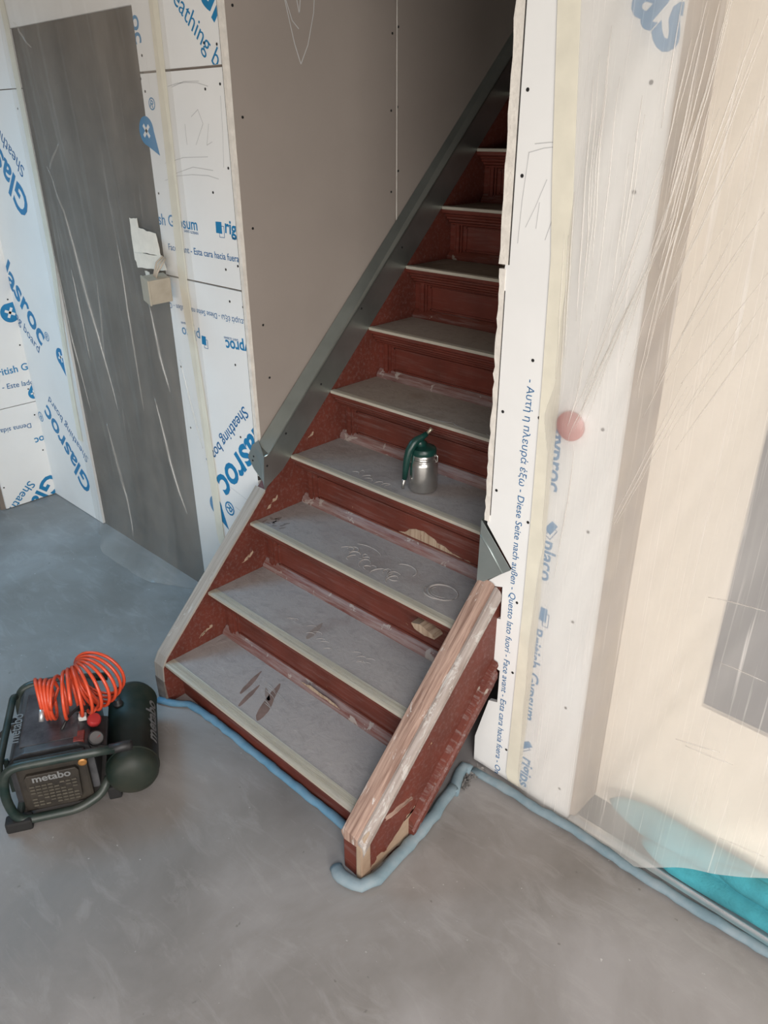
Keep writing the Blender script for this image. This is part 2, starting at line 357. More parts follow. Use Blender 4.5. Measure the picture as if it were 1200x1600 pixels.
# ---- lettering
def letters(s, A, C, bold, parent, plane='y', name='printed_lettering', m=None, off=.0007, sx=1.0):
    cu = bpy.data.curves.new('t', 'FONT'); cu.body = s; cu.size = 1
    cu.offset = .022*bold; cu.extrude = .0002; cu.resolution_u = 3
    t = bpy.data.objects.new('t', cu); COL.objects.link(t); bpy.context.view_layer.update()
    me = bpy.data.meshes.new_from_object(t); bpy.data.objects.remove(t); bpy.data.curves.remove(cu)
    xs = [v.co.x for v in me.vertices]; x0, x1 = min(xs), max(xs)
    A = Vector(A); C = Vector(C); L = (C-A).length; k = L/(x1-x0); d = (C-A)/L; n = Vector((-d.y, d.x))
    for v in me.vertices:
        p = A+d*(v.co.x-x0)*k+n*v.co.y*k*sx; z = v.co.z*0.5
        v.co = (p.x, plane_y(plane)-off-z, p.y) if plane == 'y' else (-2.0+off+z, p.x, p.y)
    # the print stops where its board stops
    bm = bmesh.new(); bm.from_mesh(me)
    bb = [v.co for v in parent.data.vertices]; q_ = 0 if plane == 'y' else 1
    for ax, lo, hi in ((q_, min(v[q_] for v in bb)+.0006, max(v[q_] for v in bb)-.0006), (2, min(v[2] for v in bb)+.0006, max(v[2] for v in bb)-.0006)):
        for co, sg in ((lo, -1), (hi, 1)):
            pc = [0,0,0]; pc[ax] = co; pn = [0,0,0]; pn[ax] = sg
            bmesh.ops.bisect_plane(bm, geom=list(bm.verts)+list(bm.edges)+list(bm.faces), plane_co=pc, plane_no=pn, clear_outer=True)
    bm.to_mesh(me); bm.free()
    me.materials.clear()
    o = link(name, me, m or M_ink, parent); return o
def plane_y(p): return 0.0
def par_for(x, z):
    if x < -1.4: return bL1 if z < 1.99 else bL2
    if x < -.05: return bR1 if z < 1.363 else (bR2 if z < 2.008 else bR3)
    return bS
for s, xa, za, xc, zc, bo in BT:
    mm = M_inkdark if s.startswith(('SAINT', 'Face', 'λευ', '- Α', 'Shea', 'ing b')) else M_ink
    letters(s, (xa, za), (xc, zc), 0 if ('υ' in s) else bo, par_for(xa, za), m=mm)
for s, xa, za, xc, zc, bo in LT:
    letters(s, (xa, za), (xc, zc), bo, bE1 if za > .547 else bE2, 'x', m=M_inkdark if s[0] in '-D' else M_ink)
# small company marks: a filled leaning block with an outlined one beside it
for (a, b, c) in SQ:
    a, b, c = Vector(a), Vector(b), Vector(c); sh = Vector((0, .018 if a.x > 1 else 0)); a += sh; b += sh; c += sh; d = (b-a).length; e1 = (b-a).normalized(); e2 = Vector((e1.y, -e1.x))
    if e2.dot(c-a) < 0: e2 = -e2
    w_, h_ = max(.02, d*.9), max(.028, (c-a).length*1.15)
    def q(u, v): p = a+e1*u+e2*v; return (p.x, p.y)
    MB().prism([q(0,0), q(w_,.0), q(w_*.95,h_), q(-.003,h_*.95)], 1, -.0009, -.0004).build('printed_logo', M_ink, par_for(a.x, a.y))
    o_ = MB()
    P4 = [q(w_*.5,h_*.35), q(w_*1.35,h_*.35), q(w_*1.3,h_*1.3), q(w_*.45,h_*1.3)]
    for i in range(4):
        p, r = Vector(P4[i]), Vector(P4[(i+1)%4]); t = (r-p).normalized(); nn = Vector((-t.y, t.x))*.0009
        o_.prism([tuple(p-nn), tuple(r-nn), tuple(r+nn), tuple(p+nn)], 1, -.0008, -.0004)
    o_.build('printed_logo_outline', M_inkdark, par_for(a.x, a.y))
# drop shaped mark with a white cross
def drop(c, tip, r, parent, plane='y', cut=None):
    c = Vector(c); tip = Vector(tip); d = tip-c; L = d.length; d.normalize(); n = Vector((-d.y, d.x)); pts = []
    for i in range(29):
        a = math.radians(50+260*i/28); pts.append(c+d*r*math.cos(a)+n*r*math.sin(a))
    pts.append(tip)
    if cut: pts = [Vector((min(p.x, cut), p.y)) for p in pts]
    ax, f0, f1 = (1, -.0010, -.0005) if plane == 'y' else (0, -1.9995, -1.9990)
    MB().prism([tuple(p) for p in pts], ax, f0, f1).build('printed_drop', M_ink, parent)
    f0, f1 = (-.0014, -.0010) if plane == 'y' else (-1.9990, -1.9986)
    x = MB()
    for u, v in ((.55, .13), (.13, .55)):
        P_ = [c+d*a_*r*u+n*b_*r*v for a_, b_ in ((-1,-1),(1,-1),(1,1),(-1,1))]
        x.prism([tuple(p) for p in P_], ax, f0, f1)
    x.build('printed_cross', M_board, parent)
drop((-.375,.475), (-.301,.389), .042, bR1); drop((-1.575,.865), (-1.545,.775), .045, bL1, cut=-1.555)
drop((-.535,1.84), (-.47,1.765), .045, bR2); drop((-.03,1.02), (-.005,1.07), .048, bE1, 'x', cut=-.001)
drop((.0,.592), (-.002,.64), .03, bE1, 'x', cut=-.001)
# screws
def screws(pts, parent_f, fn):
    me = None
    for p in pts:
        if me is None:
            o = MB().lathe([(.0042,0),(.0042,.0006),(.0015,.0009)], Matrix(), 12).build('screw', M_screw); me = o.data
        else: o = bpy.data.objects.new('screw', me); COL.objects.link(o)
        o.matrix_world = fn(p); o.parent = parent_f(p)
RY = Matrix.Rotation(math.radians(90), 4, 'X')      # axis to -y
RX = Matrix.Rotation(math.radians(90), 4, 'Y')      # axis to +x
screws(SC, lambda p: par_for(*p), lambda p: Matrix.Translation((p[0], -.0004, p[1])) @ RY)
screws(SL, lambda p: bE1 if p[1] > .547 else bE2, lambda p: Matrix.Translation((-1.9996, p[0], p[1])) @ RX)
screws(SS, lambda p: wsl, lambda p: Matrix.Translation((-.0546, p[0], p[1])) @ RX)
# bright paper edge along the joint of the raw boards
MB().box(-.0550, -.0535, .7295, .7335, 1.40, 2.75).build('joint_edge', M_edge, wsl)
# pencil marks
def pline(pts, parent, wd=.0009, plane='y'):
    o_ = MB()
    for p, r in zip(pts[:-1], pts[1:]):
        p, r = Vector(p), Vector(r); t = (r-p).normalized(); nn = Vector((-t.y, t.x))*wd
        q_ = [tuple(p-nn), tuple(r-nn), tuple(r+nn), tuple(p+nn)]
        if plane == 'y': o_.prism(q_, 1, -.0008, -.0004)
        else: o_.prism(q_, 0, -.0546, -.0542)
    o_.build('pencil_mark', M_pencil, parent)
for pts in ([(1.026,1.816),(1.06,1.819),(1.092,1.82)], [(1.013,1.799),(1.05,1.808),(1.09,1.812)], [(1.013,1.80),(1.004,1.70),(1.0,1.61)],
            [(1.064,1.747),(1.04,1.69),(1.018,1.646)], [(1.105,1.736),(1.09,1.68),(1.072,1.623)], [(1.05,1.70),(1.046,1.645)]): pline(pts, bS)
for pts in ([(-.375,1.967),(-.32,1.974),(-.272,1.975),(-.21,1.972),(-.155,1.961)], [(-.35,1.965),(-.28,1.978),(-.20,1.976)], [(-.095,1.934),(-.10,1.84),(-.111,1.738)],
            [(-.445,1.742),(-.33,1.762),(-.191,1.767)], [(-.458,1.688),(-.38,1.705),(-.292,1.712),(-.2,1.712),(-.144,1.704)], [(-.40,1.71),(-.28,1.735),(-.17,1.728)],
            [(-.30,1.86),(-.30,1.80)], [(-.26,1.88),(-.22,1.90),(-.20,1.86),(-.25,1.80)], [(-.17,1.86),(-.19,1.80),(-.16,1.81)]): pline(pts, bR2)
for pts in ([(.205,2.25),(.235,2.19),(.265,2.08),(.287,2.026),(.32,2.08),(.349,2.167),(.36,2.25)], [(.235,2.20),(.26,2.14),(.285,2.12)], [(.27,2.25),(.29,2.16),(.30,2.22)]): pline(pts, wsl, .0012, 'x')
for pts in ([(-.29,.60),(-.12,.565)],[(-.24,.515),(-.17,.50)]): pline(pts, bR1, .0006)

# ---- door_1: dark door behind the left plastic sheet
M_door = simple('dark_door', (.10,.084,.068), .6, var=.3, nscale=6)
d1 = MB().box(-1.459, -.531, .012, .098, .0, 2.199).build('door_1', M_door); struct(d1)
# ---- door_2: cream glazed door behind the right plastic sheet
M_cream = simple('cream_door', (.88,.80,.68), .5, var=.04)
M_reveal = simple('brown_reveal', (.26,.20,.165), .85, var=.25, nscale=9, bmp=.4, bscale=30, dust=(.42,.33,.22), dustamt=.7, dscale=6)
M_glassgrey = simple('grey_glass', (.075,.078,.095), .2, var=.1)
d2 = MB().box(1.32, 2.6, .14, .19, .0, .50).box(1.32, 1.575, .14, .19, .50, 2.3).box(2.25, 2.6, .14, .19, .50, 2.3).box(1.575, 2.25, .14, .19, 1.95, 2.3).build('door_2', M_cream); struct(d2)
MB().box(1.575, 2.25, .155, .175, .50, 1.95).build('glass_panel', M_glassgrey, d2)
rv = MB().box(1.3195, 1.335, .012, .14, .012, 2.3).build('trim_1', M_reveal); struct(rv)
tr = MB().box(1.325, 2.6, -.004, .012, 0, .010).box(1.325, 2.6, .012, .016, 0, .016).box(1.325, 2.6, .016, .034, 0, .008).build('trim_2', M_alu); struct(tr)
MB().box(1.325, 2.6, .034, .139, 0, .004).build('threshold_painted_shadow', M_gap, tr)  # thin dark sheet, its colour stands in for shade behind the track
# ================================================================ STAIRCASE
Y1, Z1, GO, RI, WD = -.5202, .1682, .20786, .20, .9565
st = empty('staircase', (0, 0, 0)); tag(st, 'steep red-brown painted wooden staircase with dusty treads rising through the wall opening', 'staircase')
def nose_z(y): return Z1+(y-Y1)*RI/GO
def xprof(poly, x0, x1): return MB().prism(poly, 0, x0, x1)
NT = 12
for k in range(NT):
    yn, z = Y1+k*GO, Z1+k*RI
    mt = M_tread_low if k < 4 else (M_tread_mid if k < 6 else M_tread_top); mp = M_paint if k < 5 else M_painttop
    # tread with a rounded nose
    pr = [(yn+.006, z), (yn, z-.006), (yn-.001, z-.014), (yn+.002, z-.022), (yn+.008, z-.026), (yn+.275, z-.026), (yn+.275, z)]
    t = auto(xprof(pr, .0005, WD).build('tread', mt, st))
    t.data.materials.append(mp)
    for p in t.data.polygons:
        if p.normal.y < -.25 or p.normal.z < -.5: p.material_index = 1
    ws = (.036, .031, .026, .022)[k] if k < 4 else .018
    s_ = [(yn+.001, z-.010), (yn-.003, z-.008), (yn-.003, z+.0018), (yn+.004, z+.0032)]
    ng = 5
    for i in range(ng):
        a = yn+.006+(ws-.008)*i/ng; b = yn+.006+(ws-.008)*(i+.8)/ng
        s_ += [(a, z+.0032), (b, z+.0032), (b+.0004, z+.0020), (yn+.006+(ws-.008)*(i+1)/ng-.0004, z+.0020)]
    s_ += [(yn+ws, z+.0028), (yn+ws+.001, z-.001)]
    xprof(s_, .002, WD-.002).build('nosing_strip', M_nosing, t)
    # riser board, set back under the nose
    ry = yn+.058
    zb = z-RI if k else 0.0
    r = xprof([(ry, zb), (ry, z-.027), (ry+.018, z-.027), (ry+.018, zb)], .0005, WD).build('riser', mp, st)
    if k:
        # stepped moulding under the nose
        m_ = [(ry, z-.0265), (yn+.010, z-.0265), (yn+.008, z-.031), (yn+.012, z-.036), (yn+.018, z-.038), (yn+.017, z-.043), (yn+.022, z-.048), (yn+.030, z-.050),
              (yn+.030, z-.055), (yn+.037, z-.060), (yn+.044, z-.062), (yn+.045, z-.067), (ry-.004, z-.069), (ry, z-.072)]
        auto(xprof(m_, .012, WD-.001).build('nosing_moulding', mp, r), 50)
        # bottom moulding, worn through to the wood
        m_ = [(ry, zb), (ry-.022, zb), (ry-.023, zb+.010), (ry-.018, zb+.016), (ry-.016, zb+.022), (ry-.008, zb+.026), (ry-.006, zb+.031), (ry, zb+.033)]
        auto(xprof(m_, .004, WD-.001).build('base_moulding', M_basemould if k < 6 else M_paintdirty, r), 50)
        # frame bead round the sunk panel and the little pilaster at its left
        b_ = MB()
        b_.box(.030, .036, ry-.010, ry, zb+.001, z-.060).box(.060, .066, ry-.010, ry, zb+.001, z-.060).box(.041, .055, ry-.014, ry, zb+.001, z-.060)
        b_.box(.082, .087, ry-.005, ry, zb+.033, z-.073).box(.082, WD-.02, ry-.005, ry, zb+.036, zb+.041).box(.082, WD-.02, ry-.005, ry, z-.080, z-.075)
        b_.build('panel_bead', mp, r)
    else:
        auto(xprof([(ry, z-.0265), (yn+.006, z-.0265), (yn+.010, z-.034), (ry, z-.040)], .001, WD-.001).build('nosing_moulding', mp, r), 50)
# stringers
YE = Y1+NT*GO+.05
def left_top(y): return .193+1.0*(y+.51) if y < 0 else max(nose_z(y)+.004, .193+1.0*(y+.51)-.05*0)
pl = [(-.528, .0), (-.535, .10), (-.530, .155), (-.512, .186), (-.03, .668), (.0, .690), (YE, nose_z(YE)+.020), (YE, nose_z(YE)-.33), (-.03, .28), (-.30, 0)]
sl = xprof(pl, -.048, 0).build('stringer', M_paint, st)
cl = [(-.537, .10), (-.533, .160), (-.514, .193), (-.030, .677), (-.030, .667), (-.512, .185), (-.530, .155), (-.534, .10)]
cp = xprof(cl, -.052, .004).build('stringer_cap', M_capL, sl); cp['label'] = 'flat cap worn to grey-beige'
pf = [(-.5375, .0), (-.5385, .10), (-.5345, .10), (-.5285, .0)]
xprof(pf, -.052, .003).build('front_edge', simple('dark_worn_wood', (.16,.13,.11), .8, var=.3, nscale=30, bmp=.5), sl)
def rt_(y, o=0): return .150+.968*(y+.568)+o
pr = [(-.560, 0), (-.560, .118), (-.545, .150), (YE, rt_(YE)-.02), (YE, rt_(YE)-.36), (-.343, 0)]
sr = xprof(pr, .957, 1.020).build('stringer', M_paint, st)
# thick rounded cap: front foot block, then the sloping rail ending at the board
def sloped(y0, y1, prof, name, mat, par):
    # prof: (x, offset from top line) cross-section swept up the slope
    n = len(prof); vs = []
    for y in (y0, y1):
        for x, o_ in prof: vs.append((x, y, rt_(y, o_)))
    fs = [tuple(range(n)), tuple(range(n, 2*n))[::-1]]+[(i, (i+1)%n, n+(i+1)%n, n+i) for i in range(n)]
    return mesh(name, vs, fs, mat, par)
cR = sloped(-.568, -.004, [(.947,-.020),(.947,-.010),(.951,-.002),(.960,.001),(.985,.001),(1.000,-.002),(1.006,-.006),(1.008,-.030),(.957,-.036)], 'stringer_cap', M_capR, sr)
auto(cR); cR['label'] = 'thick cap rail stripped to bare pinkish wood'
sd_ = sloped(-.566, -.004, [(1.0065,-.010),(1.014,-.009),(1.027,-.018),(1.0315,-.028),(1.0315,-.046),(1.027,-.058),(1.0075,-.062)], 'cap_edge', mat_barewood('chipped_cap_edge', (.24,.19,.165), (.36,.31,.28), (.48,.45,.42), .545, 0), sr)
low = [(1.0195,-.258),(1.036,-.262),(1.040,-.272),(1.034,-.284),(1.034,-.292),(1.040,-.300),(1.040,-.318),(1.030,-.330),(1.030,-.352),(1.0195,-.352)]
lm = sloped(-.375, -.004, low, 'lower_moulding', M_paintdirty, sr)
# foot of the stringer: red end block with a bare-wood corner post
xprof([(-.5665,.0),(-.5665,.112),(-.552,.148),(-.545,.150),(-.545,.0)], .952, 1.004).build('foot_block', M_paint, sr, bev=.003)
M_baretan = mat_barewood('bare_tan_wood', (.27,.18,.12), (.42,.32,.23), (.20,.07,.05), .60, 0)
xprof([(-.572,.0),(-.570,.118),(-.556,.152),(-.535,.168),(-.535,.0)], 1.004, 1.026).build('corner_post', M_baretan, sr, bev=.004)
# ragged stripped areas on the outer face and on the risers
def blob(ax, at, pts, mat, name, par, jit=.006, sub=5, th=.0012, dirn=1):
    out = []; n = len(pts)
    for i in range(n):
        a, b = Vector(pts[i]), Vector(pts[(i+1)%n])
        for j in range(sub):
            p = a.lerp(b, j/sub); out.append((p.x+random.uniform(-jit,jit), p.y+random.uniform(-jit,jit)))
    return MB().prism(out, ax, at, at+th*dirn).build(name, mat, par)
blob(0, 1.0195, [(-.545,.005),(-.50,.035),(-.46,.040),(-.40,.085),(-.36,.10),(-.325,.115),(-.315,.05),(-.34,.008),(-.45,.003)], M_baretan, 'bare_wood_patch', sr, .008)
blob(0, 1.0195, [(-.47,.165),(-.40,.165),(-.36,.158),(-.36,.145),(-.42,.145),(-.47,.15)], M_capR, 'bare_wood_patch', sr, .003)
riz = [c for c in st.children if c.name.startswith('riser')]
y4 = Y1+3*GO+.058
blob(1, y4-.0002, [(.43,.600),(.50,.612),(.55,.640),(.60,.650),(.66,.628),(.77,.612),(.84,.604),(.70,.601),(.55,.600)], M_baretan, 'bare_wood_patch', riz[3], .004, 4, .0014, -1)
y3 = Y1+2*GO+.030
blob(1, y3-.012, [(.765,.490),(.80,.500),(.85,.486),(.86,.474),(.82,.468),(.78,.474)], M_baretan, 'bare_wood_patch', riz[2], .001, 4, .042, 1)
y2 = Y1+GO+.036
blob(1, y2-.0002, [(.45,.196),(.50,.205),(.60,.200),(.64,.192),(.55,.190)], M_baretan, 'bare_wood_patch', riz[1], .003, 4, .0014, -1)
# paint chips on the inner side of the left stringer
for (y, z) in ((-.02,.60),(.01,.62),(-.12,.44),(-.14,.43),(-.33,.22),(-.36,.21),(.20,.82)):
    blob(0, .0, [(y-.016,z-.008),(y,z+.006),(y+.016,z+.014),(y+.010,z-.004)], M_baretan, 'paint_chip', sl, .004, 3, .0012)
# dust ridges and scrapes left in the dust on the treads
trd = [c for c in st.children if c.name.startswith('tread')]
M_dust = simple('heaped_dust', (.325,.30,.285), .95, var=.12, nscale=40, bmp=.5, bscale=150)
M_scrape = simple('wiped_wood', (.185,.12,.10), .7, var=.2, nscale=40)
def ridge(k, cx, cy, rx, ry_, a0, a1, r=.0022, rot=0):
    z = Z1+k*RI+.0005; n = 26; pts = []
    for i in range(n+1):
        a = math.radians(a0+(a1-a0)*i/n); x, y = rx*math.cos(a), ry_*math.sin(a)
        pts.append((cx+x*math.cos(rot)-y*math.sin(rot), cy+x*math.sin(rot)+y*math.cos(rot), z))
    rr = [r*(.5+.8*math.sin(math.pi*i/n)+.15*random.random()) for i in range(n+1)]
    MB().tube(pts, rr, 6).build('dust_ridge', M_dust, trd[k], True)
def smear(k, x, y, L, W, ang, name='dust_scrape', mat=None):
    z = Z1+k*RI; pts = []
    for i in range(18):
        a = 2*math.pi*i/18; u, v = L*math.cos(a), W*math.sin(a)*(1-.35*math.cos(a))*random.uniform(.8,1.15)
        pts.append((x+u*math.cos(ang)-v*math.sin(ang), y+u*math.sin(ang)+v*math.cos(ang)))
    MB().prism(pts, 2, z-.0005, z+.0005).build(name, mat or M_scrape, trd[k])
ridge(2, .805, .015, .050, .040, 0, 350, .0030); ridge(2, .80, .012, .034, .026, 150, 330, .0016); ridge(2, .79, .005, .045, .036, 180, 330, .0022)
ridge(2, .45, .035, .065, .030, 20, 150, .0016); ridge(2, .63, .03, .045, .035, -10, 150, .0022)
for i in range(16):
    i *= .56
    ridge(2, .40+.030*i+random.uniform(-.014,.014), .0-.004*i+random.uniform(-.022,.022), random.uniform(.008,.024), random.uniform(.010,.030), random.uniform(0,120), random.uniform(150,300), .0020, random.uniform(-1.2,1.2))
for i in range(14): smear(2, .06+random.uniform(-.035,.075), -.045+random.uniform(-.025,.04), .008+random.random()*.007, .005, random.random()*3, mat=simple('boot_print_dust_%d'%i, (.22,.19,.18), .9) if i == 0 else bpy.data.materials['boot_print_dust_0'])
for i in range(7): ridge(3, .28+.030*i+random.uniform(-.012,.012), .155+random.uniform(-.02,.018), random.uniform(.008,.018), random.uniform(.008,.022), random.uniform(0,90), random.uniform(150,280), .0014, random.uniform(-1.5,1.5))
for i in range(5): ridge(4, .52+.07*i, .345+random.uniform(-.008,.008), .035, .016, 190, 330, .0018, random.uniform(-.3,.3))
for i in range(14): ridge(1, .30+random.uniform(0,.40), -.24+random.uniform(-.02,.05), .018, .012, 0, 140, .0010, random.uniform(.3,.9))
for i in range(8): ridge(0, .36+.012*i, -.36-.004*i+random.uniform(-.04,.03), .030, .005, 20, 160, .0008, -.15)
M_wiped = simple('wiped_dust', (.23,.185,.165), .85)
smear(1, .452, -.209, .050, .011, math.radians(107), mat=M_wiped)
smear(0, .300, -.374, .066, .0085, math.radians(109)); smear(0, .350, -.420, .060, .0085, math.radians(107)); smear(0, .421, -.394, .095, .015, math.radians(118))
smear(0, .388, -.375, .035, .007, math.radians(150), mat=M_wiped)

# ================================================================ METAL CHANNELS
ch = empty('metal_channel', (0, 0, .7)); tag(ch, 'galvanised steel channel sloping up the left side of the stairs under the grey boards', 'metal channel', )
def cz(y, o=0): return nose_z(y)+o
YT = 1.95
def strip(poly3, name, mat, par, th=.0012, nrm=(1,0,0)):
    nv = Vector(nrm)*th; vs = [Vector(p) for p in poly3]; n = len(vs)
    o = mesh(name, [v-Vector(par.location) for v in vs]+[v+nv-Vector(par.location) for v in vs], [tuple(range(n))[::-1], tuple(range(n,2*n))]+[(i,(i+1)%n,n+(i+1)%n,n+i) for i in range(n)], mat, par)
    return o
strip([(.002,-.033,.677),(.002,-.023,.800),(.002,.0,cz(0,.137)),(.002,YT,cz(YT,.137)),(.002,YT,cz(YT)),(.002,.06,cz(.06,.004))], 'web', M_galv, ch)
strip([(.003,-.023,.803),(.003,.0,cz(0,.137)),(.003,YT,cz(YT,.137)),(-.056,YT,cz(YT,.152)),(-.056,.0,cz(0,.150)),(-.045,-.006,.835)], 'flange', M_galv, ch, .0012, (0,-.6,.8))
# ridge bead
rb = MB().tube([(.003-0,-.020,.803-.7),(.003,0,cz(0,.138)-.7),(.003,YT,cz(YT,.138)-.7)], .003, 8).build('fold_bead', M_galv, ch, True)
strip([(.003,-.030,.672),(-.008,-.0035,.668),(-.045,-.0032,.690),(-.090,-.003,.725),(-.118,-.003,.765),(-.085,-.0035,.820),(-.045,-.004,.848),(.003,-.021,.802)], 'folded_end', M_galv_R, ch, .0012, (0,-1,0))
def chan_screws(par, pts, x):
    for (y, z) in pts:
        o = MB().lathe([(.0042,0),(.0042,.0008),(.002,.0016)], Matrix.Translation((x-par.location.x, y-par.location.y, z-par.location.z)) @ RX, 12).build('screw', M_screw, par)
chan_screws(ch, [(.262,1.005),(.083,.862),(.478,1.246),(.70,1.44),(-.012,.765)], .0033)
for x, z in ((-.083,.775),(-.090,.757)):
    MB().lathe([(.004,0),(.004,.0012)], Matrix.Translation((x, -.0042, z-.7)) @ RY, 12).build('screw', M_screw, ch)
c2 = empty('metal_channel', (.95, 0, .7)); tag(c2, 'cut end of a galvanised channel poking out at the right side of the stairs', 'metal channel')
strip([(.948,-.010,.672),(.950,-.006,.880),(1.058,-.007,.763)], 'folded_end', M_galv_R, c2, .0012, (0,-1,0))
strip([(.947,-.008,.672),(.947,-.006,.880),(.947,.09,cz(.09,.15)),(.947,1.6,cz(1.6,.15)),(.947,1.6,cz(1.6)),(.947,.10,cz(.10,.004))], 'web', M_galv, c2, .0012, (1,0,0))
MB().tube([(.0,-.009,.835-.7),(.035,-.009,.800-.7),(.082,-.009,.742-.7)], .0022, 8).build('fold_bead', M_galv_R, c2, True)
MB().lathe([(.004,0),(.004,.0012)], Matrix.Translation((.022, -.0078, .745-.7)) @ RY, 12).build('screw', M_screw, c2)

# ================================================================ EDGE FOAM
def foam(pts, label, mat, w=.018, h=.75, loc=None):
    loc = Vector(pts[0]); P_ = []
    for a, b in zip(pts[:-1], pts[1:]):
        a, b = Vector(a), Vector(b); n = max(2, int((b-a).length/.025))
        for j in range(n): p = a.lerp(b, j/n); P_.append(p+Vector((random.uniform(-.002,.002), random.uniform(-.002,.002), random.uniform(-.0015,.0015)))-loc)
    P_.append(Vector(pts[-1])-loc)
    o = MB().tube([tuple(p) for p in P_], [w*random.uniform(.9,1.08) for _ in P_], 12, sy=h).build('foam_strip', mat, None, True)
    o.location = loc; return tag(o, label, 'foam strip', 'edge foam strips on the floor')
foam([(1.005,-.045,.012),(1.10,-.036,.012),(1.221,-.038,.011),(1.36,-.026,.011),(1.575,-.034,.011),(1.91,-.022,.011),(2.5,-.02,.011)], 'long grey-blue foam strip along the floor under the right board and door threshold', M_foam, .015, .8)
foam([(.945,-.592,.010),(.965,-.603,.013),(1.0,-.602,.014),(1.038,-.585,.014),(1.052,-.54,.014),(1.050,-.45,.015),(1.042,-.373,.015),(1.030,-.27,.018),(1.012,-.19,.018),(1.005,-.15,.016)], 'blue-grey foam strip curling round the foot of the right stringer', M_foam, .019, .8)
foam([(1.015,-.165,.012),(.985,-.10,.013),(.975,-.06,.015),(1.0,-.052,.012)], 'short blue-grey foam piece in the corner between right stringer and board', M_foam, .018, .9)
foam([(-.030,-.553,.010),(.02,-.530,.011),(.07,-.492,.012),(.20,-.479,.012),(.5,-.478,.012),(.80,-.478,.012),(.950,-.482,.012)], 'bright blue foam strip along the floor under the lowest tread', M_foamblue, .014, .85)
# ================================================================ PLASTIC SHEETS AND TAPE
from mathutils import noise as mn
def sheet(name, x0, x1, nx, nz, zlo, ztop, yf, mat, par):
    vs = []; fs = []
    for i in range(nx+1):
        x = x0+(x1-x0)*i/nx; zb = zlo(x)
        for j in range(nz+1):
            t = j/nz; z = zb+(ztop-zb)*(t**1.5); vs.append((x, yf(x, z), z))
    for i in range(nx):
        for j in range(nz): a = i*(nz+1)+j; fs.append((a, a+nz+1, a+nz+2, a+1))
    return mesh(name, vs, fs, mat, par, True)
def ramp01(a, b, x): t = min(1, max(0, (x-a)/(b-a))); return t*t*(3-2*t)
pL = empty('plastic_sheet', (-.95, 0, 0)); tag(pL, 'clear dust sheet taped over the dark doorway left of the stairs', 'plastic sheet')
def yL(x, z):
    e = ramp01(-1.52, -1.40, x)*(1-ramp01(-.50, -.37, x))
    n = mn.noise(Vector((x*9, z*1.2, 3)))*.012+mn.noise(Vector((x*28+z*3, z*2.2, 9)))*.006
    b = ramp01(-1.50, -1.15, x)*(1-ramp01(-.85, -.50, x))*.135*math.exp(-max(0,z)/.085)
    return -.0025-e*(.012+n+.010)-b
pl_ = sheet('sheet', -1.53, -.345, 90, 130, lambda x: .003, 2.74, yL, M_plasL, None); pl_.parent = pL; pl_.location = (.95, 0, 0)
pl_.matrix_parent_inverse = Matrix()
def tape_strip(pts, w, par, mat=M_tape, y=-.0045, name='masking_tape'):
    vs = []; n = len(pts)
    for (x, z) in pts: vs += [(x-w/2+random.uniform(-.002,.002), y, z), (x+w/2+random.uniform(-.002,.002), y, z)]
    vs += [(v[0], y+.0006, v[2]) for v in vs]
    fs = []
    for i in range(n-1):
        a = 2*i; fs += [(a,a+1,a+3,a+2), (a+2*n,a+2+2*n,a+3+2*n,a+1+2*n), (a,a+2,a+2+2*n,a+2*n), (a+1,a+1+2*n,a+3+2*n,a+3)]
    fs += [(0,2*n,2*n+1,1), (2*n-2,2*n-1,4*n-1,4*n-2)]
    o = mesh(name, [(v[0]-par.location.x, v[1], v[2]) for v in vs], fs, mat, par); return o
tape_strip([(-.405,2.74),(-.395,2.17),(-.405,1.75),(-.415,1.35),(-.39,1.0),(-.368,.60),(-.362,.35),(-.352,.30)], .050, pL)
tape_strip([(-1.50,2.74),(-1.46,2.2),(-1.455,1.34),(-1.50,.95),(-1.525,.66),(-1.53,.45)], .045, pL)
pR = empty('plastic_sheet', (1.9, 0, 0)); tag(pR, 'creased clear dust sheet taped over the cream glazed door at the right', 'plastic sheet')
def zR(x): return .004+.12*ramp01(1.50, 1.70, x)+.24*ramp01(1.62, 2.1, x)
def yR(x, z):
    e = ramp01(1.11, 1.22, x)
    n = mn.noise(Vector((x*7-z*2.2, z*1.0, 5)))*.012+mn.noise(Vector((x*24-z*9, z*2.5, 2)))*.006
    cap = .022*math.exp(-((x-1.19)**2+(z-1.22)**2)/.0022)
    out = .035*ramp01(1.36, 1.6, x)
    return -.0025-e*(.010+n*.8)-cap-out*.6*(1-ramp01(.0,.5,z))
pr_ = sheet('sheet', 1.105, 2.75, 120, 130, zR, 2.74, yR, M_plasR, None); pr_.parent = pR; pr_.location = (-1.9, 0, 0)
tape_strip([(1.086,2.74),(1.083,2.07),(1.105,1.75),(1.118,1.59),(1.125,1.3),(1.128,.96),(1.130,.66),(1.128,.30),(1.125,.04),(1.135,.012)], .050, pR)

